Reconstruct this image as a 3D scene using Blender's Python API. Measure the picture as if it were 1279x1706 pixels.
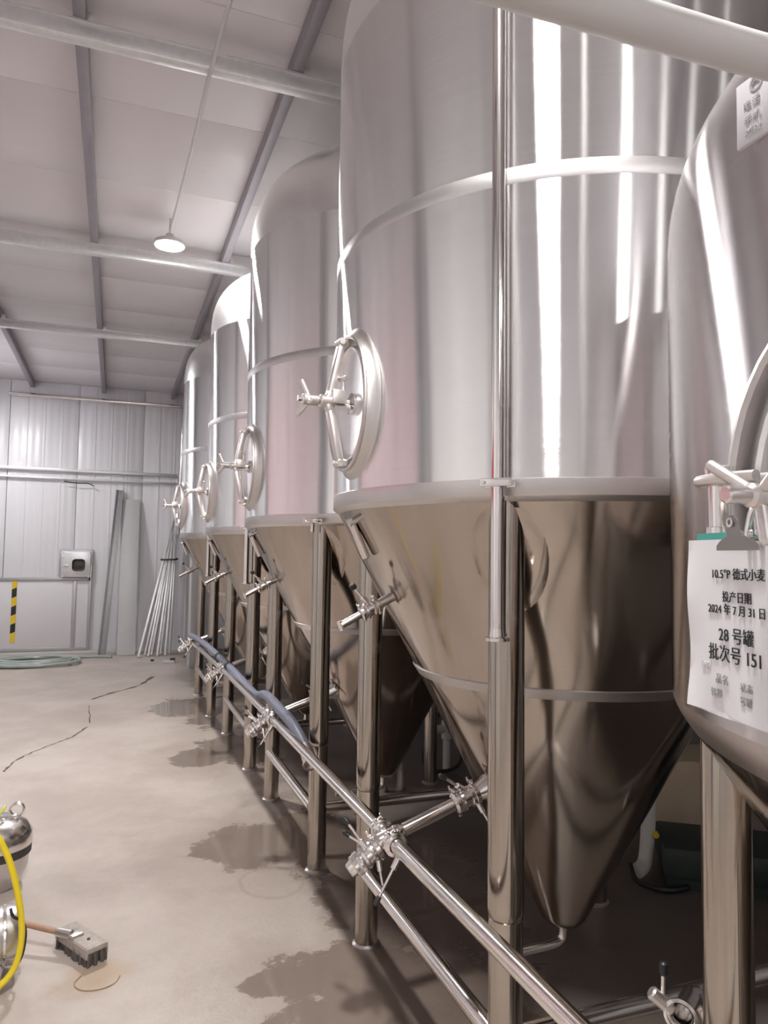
import bpy, bmesh, math, random
from mathutils import Vector, Matrix, Quaternion
for _o in list(bpy.data.objects): bpy.data.objects.remove(_o)
R = math.radians
S = bpy.context.scene
COL = S.collection
random.seed(7)
# ---------------------------------------------------------------- camera, world, exposure
cam_d = bpy.data.cameras.new('camera'); cam = bpy.data.objects.new('camera', cam_d); COL.objects.link(cam)
cam_d.sensor_fit = 'HORIZONTAL'; cam_d.sensor_width = 36.0; cam_d.lens = 36.0*1210/1279
cam_d.clip_start = .02; cam_d.clip_end = 100
cam.location = (0, 0, 1.6)
_f = Vector((math.sin(R(20.305))*math.cos(R(3.503)), math.cos(R(20.305))*math.cos(R(3.503)), math.sin(R(3.503))))
_q = _f.to_track_quat('-Z', 'Y')
cam.rotation_mode = 'QUATERNION'
cam.rotation_quaternion = _q @ Quaternion((0, 0, 1), R(0.773))
S.camera = cam
w = bpy.data.worlds.new('world'); S.world = w; w.use_nodes = True
w.node_tree.nodes['Background'].inputs[0].default_value = (.55, .56, .62, 1)
w.node_tree.nodes['Background'].inputs[1].default_value = .3
S.view_settings.view_transform = 'Standard'
S.view_settings.look = 'None'
S.view_settings.exposure = 0.22
S.view_settings.gamma = 1.0
S.view_settings.use_curve_mapping = False
LAMP = 860.0      # radiance of the round lamps' lenses

# ---------------------------------------------------------------- materials
def new_mat(name):
    m = bpy.data.materials.new(name); m.use_nodes = True
    nt = m.node_tree; b = nt.nodes['Principled BSDF']
    return m, nt, b
def node(nt, t, **kw):
    n = nt.nodes.new(t)
    for k, v in kw.items(): setattr(n, k, v)
    return n
def plain(name, col, rough=.5, metal=0.0, var=.06, scale=8, bump=0.0, spec=.5):
    m, nt, b = new_mat(name)
    tc = node(nt, 'ShaderNodeTexCoord'); nz = node(nt, 'ShaderNodeTexNoise'); nz.inputs['Scale'].default_value = scale
    nz.inputs['Detail'].default_value = 4
    nt.links.new(tc.outputs['Object'], nz.inputs['Vector'])
    mr = node(nt, 'ShaderNodeMix', data_type='RGBA')
    mr.inputs[6].default_value = (*[c*(1-var) for c in col], 1); mr.inputs[7].default_value = (*[min(1, c*(1+var)) for c in col], 1)
    nt.links.new(nz.outputs['Fac'], mr.inputs[0]); nt.links.new(mr.outputs[2], b.inputs['Base Color'])
    b.inputs['Roughness'].default_value = rough; b.inputs['Metallic'].default_value = metal
    b.inputs['Specular IOR Level'].default_value = spec
    if bump:
        bp = node(nt, 'ShaderNodeBump'); bp.inputs['Strength'].default_value = bump; bp.inputs['Distance'].default_value = .005
        nt.links.new(nz.outputs['Fac'], bp.inputs['Height']); nt.links.new(bp.outputs['Normal'], b.inputs['Normal'])
    return m
def brushed(name, col, rough, aniso, wave=.0, rot=.25, wscale=1.2):
    m, nt, b = new_mat(name)
    b.inputs['Metallic'].default_value = 1
    b.inputs['Anisotropic'].default_value = aniso; b.inputs['Anisotropic Rotation'].default_value = rot
    tg = node(nt, 'ShaderNodeTangent', direction_type='RADIAL', axis='Z')
    nt.links.new(tg.outputs['Tangent'], b.inputs['Tangent'])
    tc = node(nt, 'ShaderNodeTexCoord')
    # fine circumferential grain: a noise squeezed along z
    mp = node(nt, 'ShaderNodeMapping'); mp.inputs['Scale'].default_value = (1.5, 1.5, 90)
    nt.links.new(tc.outputs['Object'], mp.inputs['Vector'])
    nz = node(nt, 'ShaderNodeTexNoise'); nz.inputs['Scale'].default_value = 2.0; nz.inputs['Detail'].default_value = 3
    nt.links.new(mp.outputs['Vector'], nz.inputs['Vector'])
    mr = node(nt, 'ShaderNodeMapRange'); mr.inputs['To Min'].default_value = rough*.88; mr.inputs['To Max'].default_value = rough*1.12
    nt.links.new(nz.outputs['Fac'], mr.inputs['Value']); nt.links.new(mr.outputs['Result'], b.inputs['Roughness'])
    cr = node(nt, 'ShaderNodeMix', data_type='RGBA')
    cr.inputs[6].default_value = (*[c*.96 for c in col], 1); cr.inputs[7].default_value = (*[min(1, c*1.04) for c in col], 1)
    nt.links.new(nz.outputs['Fac'], cr.inputs[0]); nt.links.new(cr.outputs[2], b.inputs['Base Color'])
    if wave:
        m2 = node(nt, 'ShaderNodeMapping'); m2.inputs['Scale'].default_value = (1, 1, .38); nt.links.new(tc.outputs['Object'], m2.inputs['Vector'])
        n2 = node(nt, 'ShaderNodeTexNoise'); n2.inputs['Scale'].default_value = wscale; n2.inputs['Detail'].default_value = 1
        nt.links.new(m2.outputs['Vector'], n2.inputs['Vector'])
        bp = node(nt, 'ShaderNodeBump'); bp.inputs['Strength'].default_value = 1; bp.inputs['Distance'].default_value = wave
        nt.links.new(n2.outputs['Fac'], bp.inputs['Height']); nt.links.new(bp.outputs['Normal'], b.inputs['Normal'])
    return m
def streaked(name, col, rough, aniso, wave=0.0, wscale=1.1):
    """circumferentially brushed sheet: lamps pull out into upright streaks"""
    m, nt, b = new_mat(name); nt.nodes.remove(b); L = nt.links
    g = node(nt, 'ShaderNodeBsdfAnisotropic', distribution='BECKMANN')
    L.new(g.outputs[0], nt.nodes['Material Output'].inputs['Surface'])
    tg = node(nt, 'ShaderNodeTangent', direction_type='RADIAL', axis='Z'); L.new(tg.outputs['Tangent'], g.inputs['Tangent'])
    g.inputs['Anisotropy'].default_value = aniso
    tc = node(nt, 'ShaderNodeTexCoord'); mp = node(nt, 'ShaderNodeMapping'); mp.inputs['Scale'].default_value = (1.2, 1.2, 60)
    L.new(tc.outputs['Object'], mp.inputs['Vector'])
    nz = node(nt, 'ShaderNodeTexNoise'); nz.inputs['Scale'].default_value = 2.0; L.new(mp.outputs['Vector'], nz.inputs['Vector'])
    mr = node(nt, 'ShaderNodeMapRange'); mr.inputs['To Min'].default_value = rough*.9; mr.inputs['To Max'].default_value = rough*1.1
    L.new(nz.outputs['Fac'], mr.inputs['Value']); L.new(mr.outputs['Result'], g.inputs['Roughness'])
    cr = node(nt, 'ShaderNodeMix', data_type='RGBA'); cr.inputs[6].default_value = (*[c*.97 for c in col], 1); cr.inputs[7].default_value = (*[min(1, c*1.03) for c in col], 1)
    L.new(nz.outputs['Fac'], cr.inputs[0]); L.new(cr.outputs[2], g.inputs['Color'])
    if wave:
        n2 = node(nt, 'ShaderNodeTexNoise'); n2.inputs['Scale'].default_value = wscale; n2.inputs['Detail'].default_value = 1
        L.new(tc.outputs['Object'], n2.inputs['Vector'])
        bp = node(nt, 'ShaderNodeBump'); bp.inputs['Strength'].default_value = 1; bp.inputs['Distance'].default_value = wave
        L.new(n2.outputs['Fac'], bp.inputs['Height']); L.new(bp.outputs['Normal'], g.inputs['Normal'])
    return m
def emit(name, col, strength):
    m, nt, b = new_mat(name)
    b.inputs['Base Color'].default_value = (*col, 1)
    b.inputs['Emission Color'].default_value = (*col, 1); b.inputs['Emission Strength'].default_value = strength
    return m
STEEL = (.91, .905, .912)
M = dict(
    body=streaked('tank_steel', STEEL, .24, .78, .008),
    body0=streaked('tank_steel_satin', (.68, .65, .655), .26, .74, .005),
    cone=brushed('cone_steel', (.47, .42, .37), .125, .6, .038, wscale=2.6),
    dome=brushed('dome_steel', STEEL, .30, .5),
    joint0=plain('joint_steel_satin', (.56, .52, .50), .30, 1.0, .05, 12),
    weld=plain('weld_band_steel', (.60, .585, .585), .42, 1.0, .12, 14),
    joint=plain('joint_steel', (.66, .63, .615), .36, 1.0, .05, 12),
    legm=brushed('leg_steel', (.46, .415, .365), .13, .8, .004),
    pipe=plain('pipe_steel', (.84, .80, .78), .13, 1.0, .04, 20),
    fit=plain('fitting_steel', (.84, .81, .79), .20, 1.0, .05, 40),
    cast=plain('cast_steel', (.80, .76, .74), .38, 1.0, .05, 60),
    galv=plain('galvanised_steel', (.74, .74, .75), .42, .75, .12, 25),
    galv_dark=plain('grey_channel_steel', (.36, .36, .37), .45, .5, .1, 14),
    joist=plain('joist_paint', (.30, .28, .31), .5, .3, .1, 10),
    panel=plain('panel_paint', (.72, .70, .72), .34, 0, .03, 3),
    sheet=plain('sheet_paint', (.55, .55, .55), .40, 0, .05, 5),
    door_white=plain('door_white_paint', (.84, .83, .83), .35, 0, .02, 4),
    frame=plain('door_aluminium', (.46, .45, .47), .4, .5, .06, 20),
    white=plain('white_plastic', (.60, .585, .58), .4, 0, .03, 9),
    pvc=plain('white_pvc', (.66, .66, .62), .35, 0, .05, 9),
    black=plain('black_rubber', (.018, .018, .02), .45, 0, .2, 30),
    dark=plain('dark_recess', (.05, .045, .045), .6, 0, .2, 12),
    hose=plain('blue_grey_hose', (.17, .18, .24), .42, 0, .12, 20),
    coil=plain('clear_green_hose', (.36, .41, .38), .22, 0, .15, 14),
    yellow=plain('yellow_hose', (.78, .60, .02), .38, 0, .1, 25),
    lime=plain('lime_cord', (.62, .68, .10), .5, 0, .1, 25),
    wood=plain('broom_handle_wood', (.46, .28, .19), .6, 0, .2, 30),
    bristle=plain('bristles', (.10, .085, .075), .8, 0, .3, 90),
    broom=plain('broom_metal', (.40, .355, .32), .62, .15, .3, 40),
    paper=plain('white_paper', (.80, .79, .82), .7, 0, .02, 6),
    ink=plain('black_ink', (.02, .02, .025), .7, 0, .1, 30),
    fadeink=plain('faded_ink', (.36, .35, .37), .7, 0, .2, 30),
    paleink=plain('show_through_ink', (.66, .65, .69), .7, 0, .06, 30),
    teal=plain('teal_board', (.06, .36, .30), .4, 0, .08, 12),
    clip=plain('clip_metal', (.42, .40, .39), .34, .9, .05, 30),
    plate=plain('name_plate_paint', (.62, .60, .63), .35, .2, .03, 20),
    cardboard=plain('cardboard', (.60, .49, .36), .8, 0, .12, 9),
    machine=plain('dark_green_machine', (.035, .05, .045), .5, 0, .2, 8),
    red=plain('red_cloth', (.56, .03, .05), .7, 0, .08, 7),
    hz_y=plain('hazard_yellow', (.80, .56, .03), .5, 0, .05, 20),
    hz_k=plain('hazard_black', (.02, .02, .022), .5, 0, .1, 20),
    crack=plain('crack_dirt', (.13, .105, .09), .9, 0, .4, 25),
    rust=plain('rust_film', (.42, .29, .15), .8, 0, .3, 22),
    lens=emit('lamp_lens', (1.0, .98, .955), LAMP),
    lens_far_fill=emit('lamp_lens_far_fill', (1.0, .98, .975), LAMP*.55),  # added fill: an unseen lamp that brightens the far wall
    lens_dim=emit('lamp_lens_dim', (1.0, .98, .955), LAMP*.07),
    lamp_body=plain('lamp_housing', (.62, .61, .60), .4, .3, .05, 20),
)

def concrete():
    m, nt, b = new_mat('worn_concrete')
    L = nt.links
    tc = node(nt, 'ShaderNodeTexCoord'); P = tc.outputs['Object']
    def noise(scale, detail=5, rough=.6):
        n = node(nt, 'ShaderNodeTexNoise'); n.inputs['Scale'].default_value = scale; n.inputs['Detail'].default_value = detail
        n.inputs['Roughness'].default_value = rough; L.new(P, n.inputs['Vector']); return n.outputs['Fac']
    def math_(op, a, bb=None, c=None, clamp=False):
        n = node(nt, 'ShaderNodeMath', operation=op); n.use_clamp = clamp
        for i, v in enumerate((a, bb, c)):
            if v is None: continue
            if isinstance(v, (int, float)): n.inputs[i].default_value = v
            else: L.new(v, n.inputs[i])
        return n.outputs[0]
    def mix(fac, a, bcol):
        n = node(nt, 'ShaderNodeMix', data_type='RGBA')
        L.new(fac, n.inputs[0])
        for i, v in ((6, a), (7, bcol)):
            if isinstance(v, tuple): n.inputs[i].default_value = (*v, 1)
            else: L.new(v, n.inputs[i])
        return n.outputs[2]
    def ramp(v, lo, hi):
        n = node(nt, 'ShaderNodeMapRange', interpolation_type='SMOOTHSTEP'); L.new(v, n.inputs['Value'])
        n.inputs['From Min'].default_value = lo; n.inputs['From Max'].default_value = hi
        return n.outputs['Result']
    nA = noise(1.1, 6, .65); nB = noise(4.5, 6, .7); nW = noise(2.6, 8, .72)
    col = mix(ramp(nA, .30, .70), (.405, .345, .305), (.54, .475, .43))
    col = mix(math_('MULTIPLY', ramp(nB, .52, .75), .35), col, (.36, .30, .265))
    sx = node(nt, 'ShaderNodeSeparateXYZ'); L.new(P, sx.inputs[0])
    # traffic dirt: stronger beside the tanks
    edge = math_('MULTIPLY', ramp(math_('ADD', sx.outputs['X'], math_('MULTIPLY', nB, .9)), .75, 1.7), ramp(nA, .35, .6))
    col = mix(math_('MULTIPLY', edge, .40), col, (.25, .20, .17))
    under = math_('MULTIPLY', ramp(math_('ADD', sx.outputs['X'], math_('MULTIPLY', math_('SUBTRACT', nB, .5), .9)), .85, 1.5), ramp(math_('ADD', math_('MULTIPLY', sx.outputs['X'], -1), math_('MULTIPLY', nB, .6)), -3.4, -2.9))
    col = mix(math_('MULTIPLY', under, .88), col, (.10, .078, .066))       # shade under the tanks painted into the floor colour, with some damp
    def blob(cx, cy, rx, ry, amp=1.0, soft=.12):
        vs = node(nt, 'ShaderNodeVectorMath', operation='SUBTRACT'); L.new(P, vs.inputs[0]); vs.inputs[1].default_value = (cx, cy, 0)
        vd = node(nt, 'ShaderNodeVectorMath', operation='DIVIDE'); L.new(vs.outputs[0], vd.inputs[0]); vd.inputs[1].default_value = (rx, ry, 1)
        ln = node(nt, 'ShaderNodeVectorMath', operation='LENGTH'); L.new(vd.outputs[0], ln.inputs[0])
        d = math_('ADD', ln.outputs['Value'], math_('MULTIPLY', math_('SUBTRACT', nW, .5), 2.6*amp))
        n = ramp(d, 1.0+soft, 1.0-soft); return n
    wet = None
    for a in [(.80, 4.12, .36, .30, .7), (1.15, 4.05, .25, .5), (.70, 5.95, .26, .22, .8), (1.0, 6.1, .3, .5), (.98, 2.72, .30, .26, 1.2),
              (1.12, 2.45, .32, .30, 1.1), (.80, 2.50, .22, .16, 1.2), (.72, 7.9, .3, .5, 1.0), (1.0, 7.6, .3, .8, .9), (1.35, 3.4, .4, .8, .9), (.62, 2.78, .14, .07, 1.2)]:
        v = blob(*a); wet = v if wet is None else math_('MAXIMUM', wet, v)
    damp = blob(.80, 4.1, .75, .55, 1.1, .4)
    damp = math_('MAXIMUM', damp, blob(.85, 2.6, .6, .45, 1.2, .4))
    damp = math_('MAXIMUM', damp, blob(.75, 5.95, .6, .5, 1.1, .4))
    col = mix(math_('MULTIPLY', damp, .34), col, (.27, .215, .18))
    # a drying ring beyond the puddle
    vs = node(nt, 'ShaderNodeVectorMath', operation='SUBTRACT'); L.new(P, vs.inputs[0]); vs.inputs[1].default_value = (.78, 3.62, 0)
    vd = node(nt, 'ShaderNodeVectorMath', operation='DIVIDE'); L.new(vs.outputs[0], vd.inputs[0]); vd.inputs[1].default_value = (.15, .17, 1)
    ln = node(nt, 'ShaderNodeVectorMath', operation='LENGTH'); L.new(vd.outputs[0], ln.inputs[0])
    rg = ramp(math_('ABSOLUTE', math_('SUBTRACT', math_('ADD', ln.outputs['Value'], math_('MULTIPLY', math_('SUBTRACT', nB, .5), .5)), 1.0)), .11, .02)
    col = mix(math_('MULTIPLY', rg, .30), col, (.22, .17, .14))
    col = mix(math_('MULTIPLY', blob(.02, 3.05, .13, .09, 1.0, .5), .45), col, (.42, .27, .13))
    col = mix(math_('MULTIPLY', blob(-.05, 2.98, .10, .08, 1.0, .5), .35), col, (.32, .21, .12))
    col = mix(math_('MULTIPLY', wet, .70), col, (.17, .13, .105))
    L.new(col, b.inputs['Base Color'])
    rr = node(nt, 'ShaderNodeMapRange'); L.new(wet, rr.inputs['Value']); rr.inputs['To Min'].default_value = .42; rr.inputs['To Max'].default_value = .07
    L.new(rr.outputs['Result'], b.inputs['Roughness'])
    b.inputs['Specular IOR Level'].default_value = .45
    bp = node(nt, 'ShaderNodeBump'); bp.inputs['Distance'].default_value = .004
    L.new(math_('SUBTRACT', 1.0, wet), bp.inputs['Strength']); L.new(nB, bp.inputs['Height']); L.new(bp.outputs['Normal'], b.inputs['Normal'])
    return m
def ribbed(name, col, axis, period, rough=.3, bump=.4):
    """painted metal sheet with fine pressed ribs"""
    m, nt, b = new_mat(name)
    tc = node(nt, 'ShaderNodeTexCoord'); wv = node(nt, 'ShaderNodeTexWave', wave_type='BANDS', bands_direction=axis, wave_profile='SIN')
    wv.inputs['Scale'].default_value = .314/period; wv.inputs['Distortion'].default_value = .35; wv.inputs['Detail Scale'].default_value = .6
    nt.links.new(tc.outputs['Object'], wv.inputs['Vector'])
    bp = node(nt, 'ShaderNodeBump'); bp.inputs['Strength'].default_value = bump; bp.inputs['Distance'].default_value = .006
    nt.links.new(wv.outputs['Fac'], bp.inputs['Height']); nt.links.new(bp.outputs['Normal'], b.inputs['Normal'])
    nz = node(nt, 'ShaderNodeTexNoise'); nz.inputs['Scale'].default_value = 1.3; nt.links.new(tc.outputs['Object'], nz.inputs['Vector'])
    mr = node(nt, 'ShaderNodeMix', data_type='RGBA'); nt.links.new(nz.outputs['Fac'], mr.inputs[0])
    mr.inputs[6].default_value = (*[c*.95 for c in col], 1); mr.inputs[7].default_value = (*[c*1.05 for c in col], 1)
    nt.links.new(mr.outputs[2], b.inputs['Base Color']); b.inputs['Roughness'].default_value = rough
    return m
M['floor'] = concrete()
M['wall_sheet'] = ribbed('wall_sheet', (.75, .745, .775), 'X', .125, .30, .5)
M['ceil_sheet'] = ribbed('ceiling_sheet', (.72, .685, .70), 'Y', .10, .40, .08)

# ---------------------------------------------------------------- mesh helpers
def link(name, bm, mat, parent=None, sharp=38, loc=None):
    me = bpy.data.meshes.new(name)
    bmesh.ops.recalc_face_normals(bm, faces=bm.faces)
    bm.to_mesh(me); bm.free()
    me.shade_smooth(); me.set_sharp_from_angle(angle=R(sharp))
    for mm in (mat if isinstance(mat, (list, tuple)) else [mat]): me.materials.append(mm)
    o = bpy.data.objects.new(name, me); COL.objects.link(o)
    if parent: o.parent = parent
    if loc: o.location = loc
    return o
def BM(): return bmesh.new()
def frame(origin, zdir, xhint=None):
    z = Vector(zdir).normalized()
    if xhint is None: xhint = Vector((0, 0, 1)) if abs(z.z) < .9 else Vector((1, 0, 0))
    y = z.cross(Vector(xhint)).normalized(); x = y.cross(z)
    m = Matrix((x, y, z)).transposed().to_4x4(); m.translation = Vector(origin)
    return m
def lathe(bm, prof, seg=24, mat=None, close=False):
    """prof: (r, z) pairs turned around local z; mat: placement"""
    mat = mat or Matrix(); rings = []
    for r, z in prof:
        if r < 1e-6: rings.append([bm.verts.new(mat @ Vector((0, 0, z)))])
        else: rings.append([bm.verts.new(mat @ Vector((r*math.cos(2*math.pi*k/seg), r*math.sin(2*math.pi*k/seg), z))) for k in range(seg)])
    pairs = list(zip(rings, rings[1:])) + ([(rings[-1], rings[0])] if close else [])
    for a, b in pairs:
        for k in range(seg):
            k2 = (k+1) % seg
            if len(a) == 1 and len(b) == 1: continue
            if len(a) == 1: bm.faces.new((a[0], b[k], b[k2]))
            elif len(b) == 1: bm.faces.new((a[k], a[k2], b[0]))
            else: bm.faces.new((a[k], a[k2], b[k2], b[k]))
    return bm
def rod(bm, p0, p1, r, seg=16, r1=None, bev=.0):
    p0 = Vector(p0); p1 = Vector(p1); l = (p1-p0).length; r1 = r if r1 is None else r1
    b = min(bev, l*.3, r*.6)
    prof = [(0, 0), (r-b, 0), (r, b), (r1, l-b), (r1-b, l), (0, l)] if b > 0 else [(0, 0), (r, 0), (r1, l), (0, l)]
    return lathe(bm, prof, seg, frame(p0, p1-p0))
def smooth_path(pts, n=6):
    pts = [Vector(p) for p in pts]; out = []
    for i in range(len(pts)-1):
        p0 = pts[max(i-1, 0)]; p1 = pts[i]; p2 = pts[i+1]; p3 = pts[min(i+2, len(pts)-1)]
        for k in range(n):
            t = k/n
            out.append(.5*((2*p1)+(p2-p0)*t+(2*p0-5*p1+4*p2-p3)*t*t+(3*p1-p0-3*p2+p3)*t**3))
    out.append(pts[-1]); return out
def tube(bm, pts, r, seg=12, closed=False, n=6, cap=True):
    P = smooth_path(pts, n) if n > 1 else [Vector(p) for p in pts]
    if closed: P = P[:-1] if (P[0]-P[-1]).length < 1e-6 else P
    N = len(P); rings = []; up = None
    for i in range(N):
        d = (P[(i+1) % N]-P[i-1]) if closed else (P[min(i+1, N-1)]-P[max(i-1, 0)])
        d.normalize()
        if up is None: up = Vector((0, 0, 1)) if abs(d.z) < .9 else Vector((1, 0, 0))
        x = (up-d*up.dot(d)).normalized(); y = d.cross(x); up = x
        rr = r(i/(N-1)) if callable(r) else r
        rings.append([bm.verts.new(P[i]+(x*math.cos(2*math.pi*k/seg)+y*math.sin(2*math.pi*k/seg))*rr) for k in range(seg)])
    for i in range(N if closed else N-1):
        a, b = rings[i], rings[(i+1) % N]
        for k in range(seg): bm.faces.new((a[k], a[(k+1) % seg], b[(k+1) % seg], b[k]))
    if cap and not closed:
        bm.faces.new(rings[0][::-1]); bm.faces.new(rings[-1])
    return bm
def box(bm, c, size, mat=None, bev=0.0):
    """box centred at c, optional placement matrix and bevel"""
    ret = bmesh.ops.create_cube(bm, size=1, matrix=(mat or Matrix()) @ Matrix.Translation(Vector(c)) @ Matrix.Diagonal((*size, 1)))
    if bev:
        ed = list({e for v in ret['verts'] for e in v.link_edges})
        bmesh.ops.bevel(bm, geom=ed, offset=bev, segments=2, affect='EDGES', profile=.5)
    return bm
def bx(bm, x0, x1, y0, y1, z0, z1, bev=0.0): return box(bm, ((x0+x1)/2, (y0+y1)/2, (z0+z1)/2), (abs(x1-x0), abs(y1-y0), abs(z1-z0)), None, bev)
def loft(bm, rings, cap0=False, cap1=False):
    V = [[bm.verts.new(Vector(p)) for p in r] for r in rings]
    n = len(V[0])
    for a, b in zip(V, V[1:]):
        for k in range(n): bm.faces.new((a[k], a[(k+1) % n], b[(k+1) % n], b[k]))
    if cap0: bm.faces.new(V[0][::-1])
    if cap1: bm.faces.new(V[-1])
    return bm
def tag(o, label=None, cat=None, group=None, kind=None):
    if label: o['label'] = label
    if cat: o['category'] = cat
    if group: o['group'] = group
    if kind: o['kind'] = kind
    return o
def empty(name, loc=(0, 0, 0), rz=0, parent=None):
    o = bpy.data.objects.new(name, None); COL.objects.link(o); o.location = loc; o.rotation_euler = (0, 0, rz)
    o.empty_display_size = .05
    if parent: o.parent = parent
    return o
KIDS = {}
def copy_tree(o, parent=None):
    c = o.copy(); COL.objects.link(c)
    if parent is not None: c.parent = parent
    for ch in [k for k in bpy.data.objects if k.parent == o]: copy_tree(ch, c)
    return c
def clamp_ring(bm, p, d, r, up=(0, 0, 1)):
    """sanitary clamp: two flanges under a grooved collar, hinge lug, wing nut"""
    m = frame(p, d, up); R1 = r*1.52; t = r*.36
    lathe(bm, [(r*1.02, -t*1.5), (R1*.84, -t*1.1), (R1*.92, -t), (R1, -t*.7), (R1, t*.7), (R1*.92, t), (R1*.84, t*1.1), (r*1.02, t*1.5)], 18, m)
    box(bm, (R1+r*.22, 0, 0), (r*.55, r*.55, t*1.5), m, r*.08)
    rod(bm, m @ Vector((R1+r*.2, -r*.7, 0)), m @ Vector((R1+r*.2, r*1.0, 0)), r*.15, 8)
    box(bm, (R1+r*.2, r*1.05, 0), (r*.85, r*.2, r*.3), m, r*.06)
    box(bm, (-R1-r*.12, 0, 0), (r*.36, r*.42, t*1.2), m, r*.06)
def valve_body(bm, p, d, r, L):
    m = frame(p, d)
    lathe(bm, [(r, -L), (r*1.45, -L*.8), (r*1.5, -L*.5), (r*1.28, -L*.35), (r*1.28, L*.35), (r*1.5, L*.5), (r*1.45, L*.8), (r, L)], 18, m)
def handle_bm(p, d, L, r=.005, collar=.011):
    bm = BM(); p = Vector(p); d = Vector(d).normalized()
    rod(bm, p, p+d*.035, collar, 12, bev=.002); rod(bm, p+d*.03, p+d*L, r, 10)
    return bm
def grip_bm(p, d, L, r=.009, l=.05):
    d = Vector(d).normalized(); p = Vector(p)+d*L
    bm = BM(); lathe(bm, [(0, -l*.5), (r*.8, -l*.48), (r, -l*.3), (r, l*.3), (r*.75, l*.45), (0, l*.5)], 12, frame(p, d)); return bm

# ---------------------------------------------------------------- room shell
YW, XL, XR, YB, ZC = 12.60, -2.35, 4.3, -5.5, 4.30
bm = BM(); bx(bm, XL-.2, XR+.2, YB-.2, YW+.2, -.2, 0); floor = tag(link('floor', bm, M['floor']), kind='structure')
bm = BM(); bx(bm, XL-.2, XR+.2, YB-.2, YW+.2, ZC+.05, ZC+.2); ceiling = tag(link('ceiling', bm, M['panel']), kind='structure')
yy = YB
proto = None
while yy < YW-.05:
    y1 = min(yy+1.0, YW)
    bm = BM(); bx(bm, XL, XR, .0012, y1-yy-.0012, ZC, ZC+.055, .002)
    link('ceiling_panel', bm, M['ceil_sheet'], ceiling, loc=(0, yy, 0)); yy += 1.0
def wall(name, axis, at, lo, hi, out, top=ZC+.05):
    """backing slab plus one metre sandwich panels with pressed ribs"""
    bm = BM()
    if axis == 'Y': bx(bm, lo-.2, hi+.2, at+.04*out, at+.2*out, 0, top)
    else: bx(bm, at+.04*out, at+.2*out, lo-.2, hi+.2, 0, top)
    wl = tag(link(name, bm, M['panel']), kind='structure')
    a = lo; k = 0
    while a < hi-.02:
        L = min(1.0, hi-a)
        bm = BM(); bx(bm, .004, L-.004, 0, .045, 0, top-.05, .004)
        for s in (.25, .5, .75):                      # pressed ribs stand 5 mm proud
            if s < L-.05: bx(bm, s-.018, s+.018, -.006, .004, 0, top-.05, .005)
        o = link('wall_panel', bm, M['wall_sheet'], wl)
        if axis == 'Y': o.location = (a, at, 0); o.rotation_euler = (0, 0, 0 if out > 0 else math.pi)
        else: o.location = (at, a if out < 0 else a, 0); o.rotation_euler = (0, 0, R(90) if out < 0 else R(-90))
        if axis == 'Y' and out < 0: o.location.x = a+L
        if axis == 'X' and out > 0: o.location.y = a+L
        a += 1.0; k += 1
    return wl
wall('wall_far', 'Y', YW, -2.6, XR, 1)
wall('wall_left', 'X', XL, YB, YW, -1)
M['panel_keep'] = M['wall_sheet']; M['wall_sheet'] = ribbed('darkened_wall_sheet', (.26, .25, .25), 'X', .125, .5, .4)  # right wall colour darkened so less light bounces behind the tanks
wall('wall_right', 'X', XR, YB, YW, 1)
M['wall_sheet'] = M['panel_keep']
wall('wall_back', 'Y', YB, XL, XR, -1)

# ceiling beams across the room and joists along it
for i, (y, nm) in enumerate([(-1.6, 'unseen behind the camera'), (1.06, 'overhead, nearest the camera'), (3.74, 'nearest of the beams in view, above the tallest tank'), (6.47, 'just behind the round lamp'), (8.98, 'third from the camera, nearest the far wall'), ]):
    bm = BM(); bx(bm, XL, XR, y-.035, y+.035, 4.105, 4.19, .006)
    bx(bm, XL, XR, y-.05, y+.05, 4.182, 4.192)
    o = tag(link('ceiling_beam', bm, M['galv']), 'galvanised square steel ceiling beam, '+nm, 'beam', 'beams across the ceiling')
    if i > 1:
        for x in (-1.30, -.245, .84):                      # welded cleats where the joists cross
            c = BM(); bx(c, x+.03, x+.07, y-.045, y+.03, 4.19, 4.24, .004); link('joist_cleat', c, M['galv'], o)
for x, nm in [(-2.36, 'hidden beyond the left of the picture'), (-1.30, 'leftmost of those seen near the far wall'), (-.245, 'running through the middle of the ceiling'), (.84, 'closest to the tops of the tanks'), (1.92, 'hidden above the tanks')]:
    bm = BM(); bx(bm, x-.03, x+.03, YB, YW, 4.195, 4.295, .004)
    tag(link('ceiling_joist', bm, M['joist']), 'dark steel ceiling joist '+nm, 'joist', 'joists along the ceiling')

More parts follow.
